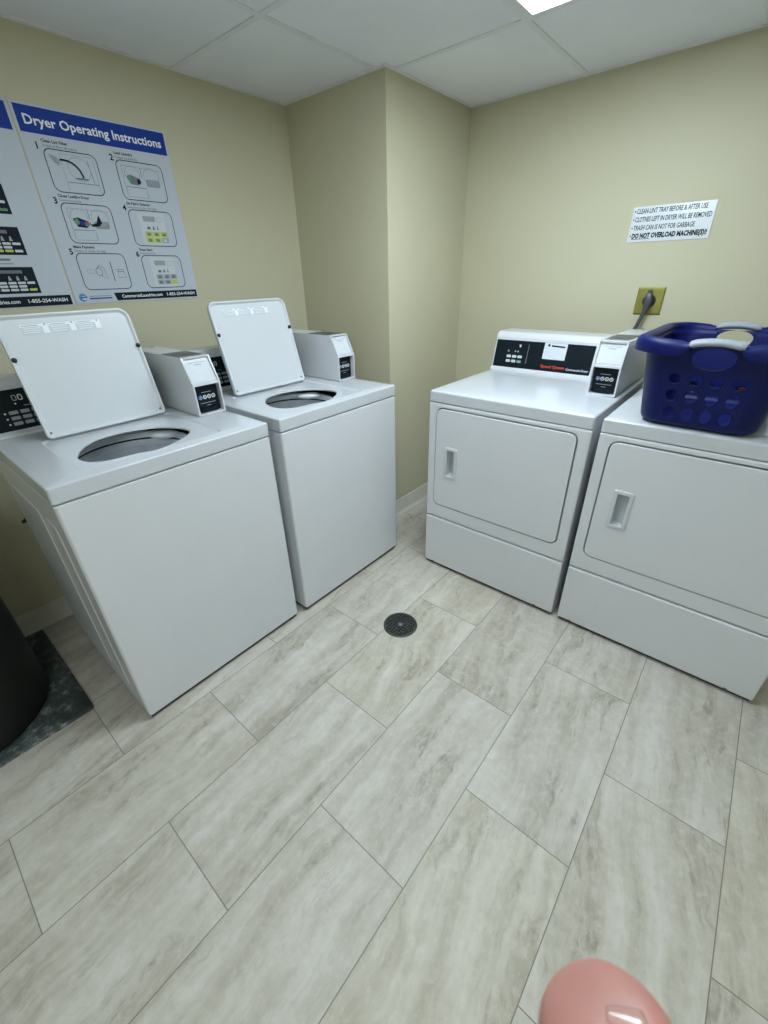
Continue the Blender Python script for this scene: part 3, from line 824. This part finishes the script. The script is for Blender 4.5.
def pl(cx, z, hw, d0, d1, r): return [(cx+x, y, z) for x, y in rrect(-hw, hw, -d1, -d0, r, 4)]
loft(bm, [pl(-.002, .036, .007, .014, .026, .004), pl(-.002, .034, .0105, .0135, .036, .005), pl(-.001, .022, .0135, .0135, .042, .007), pl(0, .004, .0165, .0135, .043, .009), pl(0, -.012, .0155, .0135, .042, .009), pl(-.002, -.028, .012, .016, .040, .008), pl(-.005, -.045, .009, .019, .036, .007)], 0, True, True)
box(bm, -.0105, .0065, -.030, -.016, .033, .048, 0, .003)
bmesh.ops.recalc_face_normals(bm, faces=bm.faces)
obj('plug', bm, 'plug_grey', cord, 40)

# ------------------------------------------------------------------ laundry basket
BX, BY, BZ = -.709, -1.996, .9003
bk = empty('laundry_basket', (BX, BY, BZ), -.022, 'navy blue plastic laundry basket with grey grips, on top of the right dryer', 'laundry basket')
BH = .238
def bdim(z):
    t = z/BH
    # rounded foot, then a gentle flare
    e = max(0., 1-z/.022); k = .018*(1-math.sqrt(max(0., 1-e*e)))
    return (.196+.040*t-k, .152+.030*t-k, .062+.010*t-k*.6)
SEC = []   # perimeter sections: (kind, n)
def per(sec, s, z, off=0.):
    hx, hy, r = bdim(z); hx += off; hy += off; r += off
    a, b = hx-r, hy-r
    if sec == 0: return (-hx, b*(1-2*s), z)            # near short side (-x)
    if sec == 2: return (a*(-1+2*s), -hy, z)
    if sec == 4: return (hx, b*(-1+2*s), z)
    if sec == 6: return (a*(1-2*s), hy, z)
    cx, cy, a0 = {1: (-a, -b, PI), 3: (a, -b, 1.5*PI), 5: (a, b, 0.), 7: (-a, b, .5*PI)}[sec]
    t = a0+PI/2*s; return (cx+r*cos(t), cy+r*sin(t), z)
def cell(bm, sec, s0, s1, z0, z1, hole=None, n=4):
    if hole is None:
        G = [[bm.verts.new(per(sec, s0+(s1-s0)*i/n, z0+(z1-z0)*j/n)) for j in range(n+1)] for i in range(n+1)]
        for i in range(n):
            for j in range(n): bm.faces.new((G[i][j], G[i+1][j], G[i+1][j+1], G[i][j+1]))
        return
    B = [(i/n, 0) for i in range(n)]+[(1, i/n) for i in range(n)]+[(1-i/n, 1) for i in range(n)]+[(0, 1-i/n) for i in range(n)]
    Hh = hole(B)
    P = lambda u, v: per(sec, s0+(s1-s0)*u, z0+(z1-z0)*v)
    A = [bm.verts.new(P(*b)) for b in B]; C = [bm.verts.new(P(*h)) for h in Hh]
    D = [bm.verts.new(P(b[0]*.35+h[0]*.65, b[1]*.35+h[1]*.65)) for b, h in zip(B, Hh)]
    m = len(B)
    for i in range(m):
        j = (i+1) % m
        bm.faces.new((A[i], A[j], D[j], D[i])); bm.faces.new((D[i], D[j], C[j], C[i]))
def oval(B):
    return [(.5+.31*cos(a), .5+.34*sin(a)) for a in (math.atan2(v-.5, u-.5) for u, v in B)]
def halfmoon(B):
    out = []
    for u, v in B:
        a = math.atan2(v-.62, (u-.5)*1.4)
        x, y = .47*cos(a), sin(a)
        out.append((.5+x, .62+(.3799*y if y > 0 else .50*y)))
    return out
ZR = [.0, .006, .018]
rows = [.018, .072, .124, .170]; ztop = BH
bm = NB()
ncol = {0: 4, 4: 4, 2: 6, 6: 6}
for sec in range(8):
    nc = ncol.get(sec, 2)
    for c in range(nc):
        s0, s1 = c/nc, (c+1)/nc
        for z0, z1 in zip(ZR, ZR[1:]): cell(bm, sec, s0, s1, z0, z1, None, 4)
        for z0, z1 in zip(rows, rows[1:]): cell(bm, sec, s0, s1, z0, z1, oval if sec % 2 == 0 and not (sec == 4 and z0 > .05) else None)
        if sec in (0, 4) and c in (1, 2):
            if c == 1: cell(bm, sec, .25, .75, rows[-1], ztop, halfmoon, 8)
        else: cell(bm, sec, s0, s1, rows[-1], ztop, None, 4)
# basket floor
bot = [v for v in bm.verts if abs(v.co.z) < 1e-5]
bmesh.ops.remove_doubles(bm, verts=bm.verts, dist=2e-5)
es = [e for e in bm.edges if e.is_boundary and all(abs(v.co.z) < 1e-5 for v in e.verts)]
bmesh.ops.contextual_create(bm, geom=es)
bmesh.ops.recalc_face_normals(bm, faces=bm.faces)
body = obj('basket_body', bm, 'basket', bk, 50)
s_ = body.modifiers.new('thickness', 'SOLIDIFY'); s_.thickness = .003; s_.offset = -1
def permpath(z, off, n=8):
    out = []
    for sec in range(8):
        m = 10 if sec % 2 else 16
        for i in range(m): out.append(per(sec, i/m, BH, off)[:2]+(z,))
    return out
bm = NB()
RP = [(-.0035, .228), (-.003, .246), (.003, .254), (.012, .258), (.022, .2555), (.0285, .248), (.031, .238), (.0305, .220), (.0295, .2165), (.027, .217), (.0265, .232), (.020, .2345), (.0005, .2335), (-.0035, .228)]
def DIP(y): return -.005*max(0., min(1., (.14-abs(y))/.07))+.010*max(0., 1-(abs(y)/.068)**2)
def arch(p):   # the rim rises slightly at both grips
    x, y, z = p
    if abs(x) > .2:
        if abs(y) < .075: z = z+max(0., min(1., (.075-abs(y))/.014))*(.248-z)*.68
        z += DIP(y)
    return (x, y, z)
loft(bm, [[arch(p) for p in permpath(z, off)] for off, z in RP])
bmesh.ops.recalc_face_normals(bm, faces=bm.faces)
obj('rim', bm, 'basket', bk, 45)
for s in (-1, 1):
    bm = NB(); loops = []
    for i in range(25):
        y = -.062+.124*i/24; e = 1-max(0., (abs(y)-.054)/.008)*.22
        hx = bdim(BH)[0]; lift = DIP(y)
        cx, cz = hx+.014, .2475+lift
        loops.append([(s*(cx+.0205*e*cos(a)), y, cz+.0115*e*sin(a)) for a in (2*PI*j/18 for j in range(18))])
    loft(bm, loops, 0, True, True)
    bmesh.ops.recalc_face_normals(bm, faces=bm.faces)
    obj('grip', bm, 'grip', bk, 45, label='pale grey grip')

# ------------------------------------------------------------------ floor drain
dn = empty('floor_drain', (-1.374, -1.238, 0), 0, 'round dark metal drain grate in the tile floor between the machines', 'floor drain')
bm = NB(); lathe(bm, (0, 0, 0), [(.0735, .0004), (.0725, .004), (.068, .0052), (.062, .0045), (.0605, .0012)], 48)
obj('ring', bm, 'drain', dn, 40)
bm = NB(); lathe(bm, (0, 0, .0006), [(.0615, 0), (.001, 0)], 32); obj('sump', bm, 'drain_dark', dn)
bm = NB()
R_ = .0605
for i in range(-4, 5):
    y = i*.0132; hw = math.sqrt(R_**2-y*y)
    box(bm, -hw, hw, y-.0030, y+.0030, .001, .0042, 0, .0008, 1)
    box(bm, y-.0026, y+.0026, -hw, hw, .001, .0036, 0, .0008, 1)
obj('grate', bm, 'drain', dn, 30)
bm = NB(); lathe(bm, (0, 0, .003), [(.009, 0), (.009, .002), (.006, .003), (.0001, .003)], 16); obj('screw', bm, 'screw', dn)

# ------------------------------------------------------------------ mat and bin at the left edge
mt = NB(); 
lpm = lambda i, z: [(x, y, z) for x, y in rrect(-3.06+i, -2.381-i, -.636+i, -.026-i, .012, 4)]
loft(mt, [lpm(0, .0003), lpm(0, .005), lpm(.003, .008), lpm(.02, .0085)], 0, True, True)
bmesh.ops.recalc_face_normals(mt, faces=mt.faces)
mo = obj('floor_mat', mt, 'mat', None, 40); tag(mo, 'worn dark grey green mat on the floor under the black bin at the left', 'floor mat')
tr = empty('trash_bin', (-2.700, -.345, .0087), 0, 'black round trash bin at the left edge, standing on the worn mat', 'trash bin')
bm = NB(); lathe(bm, (0, 0, 0), [(.240, 0), (.252, .008), (.256, .03), (.256, .35), (.256, .66), (.256, .70), (.250, .702), (.244, .69), (.236, .03), (.001, .03)], 64, 0, True)
bmesh.ops.recalc_face_normals(bm, faces=bm.faces)
obj('bin_body', bm, 'bin', tr, 40)
bm = NB()
n = 64
loft(bm, [[((.256+r*cos(a))*cos(2*PI*i/n), (.256+r*cos(a))*sin(2*PI*i/n), .70+r*sin(a)) for i in range(n)] for r in (.009,) for a in (2*PI*j/10 for j in range(11))])
obj('bin_rim', bm, 'bin', tr, 60)

# ------------------------------------------------------------------ drain hose stub by the left washer
hz = NB()
tube(hz, smoothpath([(-2.235, -.1695, .56), (-2.258, -.135, .552), (-2.274, -.095, .530), (-2.262, -.040, .512), (-2.250, -.0015, .505)], 6), .007, 10)
ho = obj('wall_hose', hz, 'hose', None, 60); tag(ho, 'short black hose running from the wall behind the left washer', 'hose')

# ------------------------------------------------------------------ camera
CAM = Vector((-2.4436, -2.0805, 1.3315)); YAW, PITCH, ROLL, F = .71, -.5122, -.0259, 421.8367
fwd = Vector((cos(YAW)*cos(PITCH), sin(YAW)*cos(PITCH), sin(PITCH)))
rt = Vector((sin(YAW), -cos(YAW), 0)); up = rt.cross(fwd)
r2 = rt*cos(ROLL)+up*sin(ROLL); u2 = -rt*sin(ROLL)+up*cos(ROLL)
cd = bpy.data.cameras.new('camera'); cam = bpy.data.objects.new('camera', cd); COL.objects.link(cam)
Mx = Matrix((r2, u2, -fwd)).transposed().to_4x4(); Mx.translation = CAM
cam.matrix_world = Mx
cd.sensor_fit = 'VERTICAL'; cd.sensor_height = 36.; cd.sensor_width = 27.; cd.lens = 36.*F/1024.
cd.clip_start = .01; cd.clip_end = 50
cd.dof.use_dof = True; cd.dof.focus_distance = 1.9; cd.dof.aperture_fstop = cd.lens/.55
scene.camera = cam

# ------------------------------------------------------------------ the photographer's hand below the lens
def hand():
    Mc = Mx.copy()
    P = lambda x, y, z: Mc @ Vector((x, y, -z))       # camera right, up, forward (metres)
    V = []; E_ = []
    def chain(root, pts):
        prev = root
        for (x, y, z, r) in pts:
            V.append((P(x, y, z), r)); 
            if prev is not None: E_.append((prev, len(V)-1))
            prev = len(V)-1
        return prev
    wrist = chain(None, [(.062, -.245, .020, .026)])
    palm = chain(wrist, [(.060, -.205, .026, .030)])
    kn = chain(palm, [(.056, -.168, .034, .026)])
    # index finger reaching up in front of the lens
    chain(kn, [(.046, -.142, .040, .0115), (.0418, -.113, .0485, .0112), (.0362, -.094, .0535, .0112), (.0319, -.080, .0557, .0110), (.0297, -.0697, .0562, .0098), (.0287, -.0657, .0562, .0078)])
    # the other fingers curl round the phone
    for dx, L in ((.020, 1.0), (.040, .93), (.058, .76)):
        chain(kn, [(.056+dx*.75, -.150-dx*.35, .040, .0110), (.056+dx, -.150+.020*L-dx*.25, .050, .0095), (.050+dx, -.128+.012*L-dx*.2, .038, .0085), (.044+dx, -.128+.004*L-dx*.2, .018, .0080)])
    chain(palm, [(.030, -.195, .012, .0150), (.012, -.175, -.004, .0120), (.004, -.152, -.010, .0105), (.003, -.135, -.012, .0090)])
    chain(wrist, [(.066, -.30, .010, .028), (.075, -.40, -.02, .034), (.085, -.50, -.06, .040)])
    me = bpy.data.meshes.new('person'); me.from_pydata([v for v, _ in V], E_, [])
    o = bpy.data.objects.new('person', me); COL.objects.link(o)
    md = o.modifiers.new('skin', 'SKIN'); md.use_smooth_shade = True; md.branch_smoothing = .6
    if not me.skin_vertices: 
        bpy.context.view_layer.objects.active = o
    for i, (_, r) in enumerate(V):
        sv = me.skin_vertices[0].data[i]; sv.radius = (r, r)
    me.skin_vertices[0].data[0].use_root = True
    sb = o.modifiers.new('sub', 'SUBSURF'); sb.levels = 3; sb.render_levels = 3
    dg = bpy.context.evaluated_depsgraph_get()
    nm = bpy.data.meshes.new_from_object(o.evaluated_get(dg))
    bpy.data.objects.remove(o)
    nm.materials.clear(); nm.materials.append(M['skin'])
    for p in nm.polygons: p.use_smooth = True
    h = bpy.data.objects.new('person', nm); COL.objects.link(h)
    tag(h, 'blurred pink fingertip of the person taking the photo, at the bottom edge', 'person')
    # nail: a curved plate on the right upper side of the tip
    bm = NB()
    from mathutils.bvhtree import BVHTree
    inv = Mx.inverted()
    cv = [inv @ v.co for v in nm.vertices]; cv = [Vector((v.x, v.y, -v.z)) for v in cv]
    tree = BVHTree.FromPolygons(cv, [tuple(p.vertices) for p in nm.polygons])
    o0 = Vector((.0297, -.0690, .0560)); D = Vector((.27, .90, -.32)).normalized()
    ax = Vector((-.70, .70, .10)); ax = (ax-D*ax.dot(D)).normalized(); tang = ax.cross(D)
    G = []
    for i in range(9):
        u = (i/8-.5)*2; row = []
        for j in range(9):
            w = (j/8-.5)*2*(1-.25*max(0, u)**2)
            d = (D+ax*(u*.52)+tang*(w*.34)).normalized()
            hit = tree.ray_cast(o0+d*.016, -d)[0]
            if hit is None or (hit-o0).length > .0135: hit = o0+d*.009
            row.append(bm.verts.new(P(*(hit+d*(.0001+.0003*(1-abs(w)))))))
        G.append(row)
    for i in range(8):
        for j in range(8): bm.faces.new((G[i][j], G[i+1][j], G[i+1][j+1], G[i][j+1]))
    bmesh.ops.recalc_face_normals(bm, faces=bm.faces)
    nl = obj('fingernail', bm, 'nail', h, 60)
    s = nl.modifiers.new('thick', 'SOLIDIFY'); s.thickness = .0003
hand()

# ------------------------------------------------------------------ world and view
w = bpy.data.worlds.new('room_dark'); scene.world = w; w.use_nodes = True
w.node_tree.nodes['Background'].inputs[0].default_value = (.5, .55, .6, 1); w.node_tree.nodes['Background'].inputs[1].default_value = .05
vs = scene.view_settings
vs.view_transform = 'Standard'; vs.look = 'None'; vs.gamma = 1.; vs.use_curve_mapping = False; vs.exposure = 0.0
